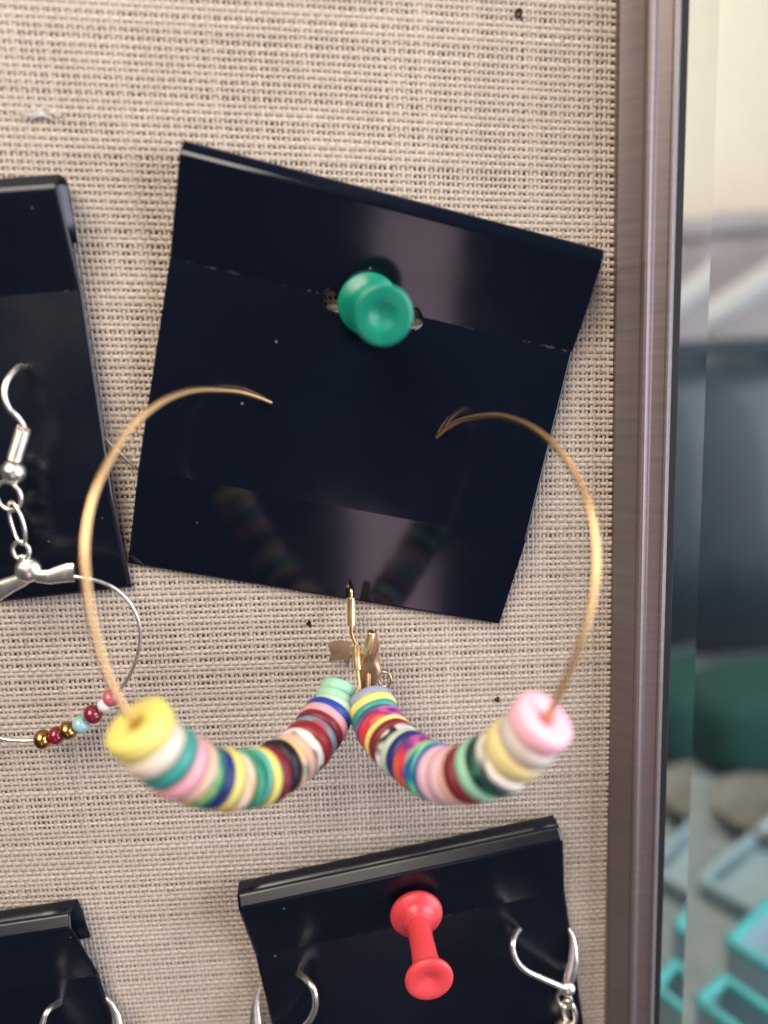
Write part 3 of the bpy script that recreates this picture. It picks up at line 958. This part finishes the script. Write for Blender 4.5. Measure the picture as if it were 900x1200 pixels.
# cabinet behind everything
cab = thing('cabinet', (420, TAB, -600), 'mauve grey cabinet standing far back against the cream wall', 'cabinet')
V, Fc = box_vf((285, TAB, -690), (640, 78, -520)); bevel(part('carcass', V, Fc, MAT['mauve'], cab, False), .003)
V, Fc = box_vf((278, 78.2, -700), (650, 95, -512)); bevel(part('top_board', V, Fc, MAT['mauve'], cab, False), .003)
for k in range(3):
    y0 = TAB + 8 + k * 98
    V, Fc = box_vf((292, y0, -519.5), (632, y0 + 92, -512)); dr = bevel(part('drawer_front', V, Fc, MAT['mauve'], cab, False), .003)
    V, Fc = tube([(440, y0 + 50, -511), (440, y0 + 50, -500), (484, y0 + 50, -500), (484, y0 + 50, -511)], 3.0, 10); part('handle', V, Fc, MAT['steel'], dr)

# navy bag with a white roll lying over it
bag = thing('bag', (255, TAB, -400), 'dark navy satin bag standing on the table behind the glass', 'bag')
V, Fc = superbox((285, TAB + 108, -405), (96, 110, 50), 0.1, 0.6, 40, 26, .1); part('body', V, Fc, MAT['navy_satin'], bag)
V, Fc = superbox((285, -10, -405), (70, 6, 30), 0.15, 0.6, 30, 12); part('flap', V, Fc, MAT['navy_satin'], bag)
rl_ = thing('paper_roll', (330, 10, -455), 'pale grey paper roll lying slanted above the navy bag', 'paper roll')
a_, b_ = np.array([262, -12, -462.0]), np.array([400, 68, -462.0])
V, Fc = tube([a_ + (b_ - a_) * k / 6 for k in range(7)], 11, 28); part('roll', V, Fc, MAT['paper'], rl_, True, 50)

pch = thing('pouch', (262, TAB, -262), 'dark green felt pouch with a cream tag, behind the glass', 'pouch')
V, Fc = superbox((262, TAB + 20, -262), (78, 24, 30), -.1, 0.45, 36, 20); 
V = [np.array([v[0], max(v[1], TAB + .2), v[2]]) for v in V]
part('body', V, Fc, MAT['green_cloth'], pch)
V, Fc = box_vf((224, TAB + 3, -231), (240, TAB + 24, -230)); part('tag', V, Fc, MAT['paper'], pch, False)

dish = thing('dish', (196, TAB, -196), 'shallow tan woven dish on the table behind the turquoise trays', 'dish')
V, Fc = lathe([(14, 0), (18, 1), (24, 7), (26, 10), (24.5, 10.5), (22, 7), (17, 3), (2, 2.6)], (196, TAB, -196), (0, 1, 0), 40); part('bowl', V, Fc, MAT['tan'], dish, True, 50)


def tray(corner, ang, la, lb, h, label, rim=None):
    """open rectangular tray with a coloured rim, one corner at `corner` (u, w), lying on the table"""
    ea = np.array([math.cos(ang), 0, math.sin(ang)]); eb = np.array([-math.sin(ang), 0, math.cos(ang)]); up = np.array([0, 1.0, 0])
    o = np.array([corner[0], TAB + .2, corner[1]])
    th = thing('tray', o, label, 'tray', 'turquoise rimmed trays')

    def bx(name, a0, a1, b0, b1, h0, h1, mat):
        vf, fc = box_vf((a0, h0, b0), (a1, h1, b1))
        return bevel(part(name, [o + ea * v[0] + up * v[1] + eb * v[2] for v in vf], fc, mat, th, False), .0006)
    bx('floor', 0, la, 0, lb, 0, 1.5, MAT['aqua_plastic'])
    bx('side', 0, la, 0, 1.6, 1.5, h, MAT['aqua_plastic']); bx('side', 0, la, lb - 1.6, lb, 1.5, h, MAT['aqua_plastic'])
    bx('side', 0, 1.6, 1.6, lb - 1.6, 1.5, h, MAT['aqua_plastic']); bx('side', la - 1.6, la, 1.6, lb - 1.6, 1.5, h, MAT['aqua_plastic'])
    q_ = [o + ea * a0 + eb * b0 + up * (h + .9) for a0, b0 in ((.8, .8), (la - .8, .8), (la - .8, lb - .8), (.8, lb - .8))]
    for k in range(4):
        V, Fc = tube([q_[k], q_[k] * .5 + q_[(k + 1) % 4] * .5, q_[(k + 1) % 4]], 1.9, 12); part('rim', V, Fc, rim or MAT['turquoise'], th, True, 60)
    return th


tray((124.1, -108.8), math.atan2(-15.8, 25.7), 90, 60, 23, 'turquoise rimmed tray at the right picture edge, the farther of two')
tray((102.7, -88.5), math.atan2(-15.8, 25.7) + .06, 15, 70, 23, 'turquoise rimmed tray in the bottom right corner, the nearer of two')
tray((141, -158), math.atan2(-15.8, 25.7), 120, 38, 6, 'low pale tray lying between the tan dish and the turquoise trays', MAT['aqua_plastic'])
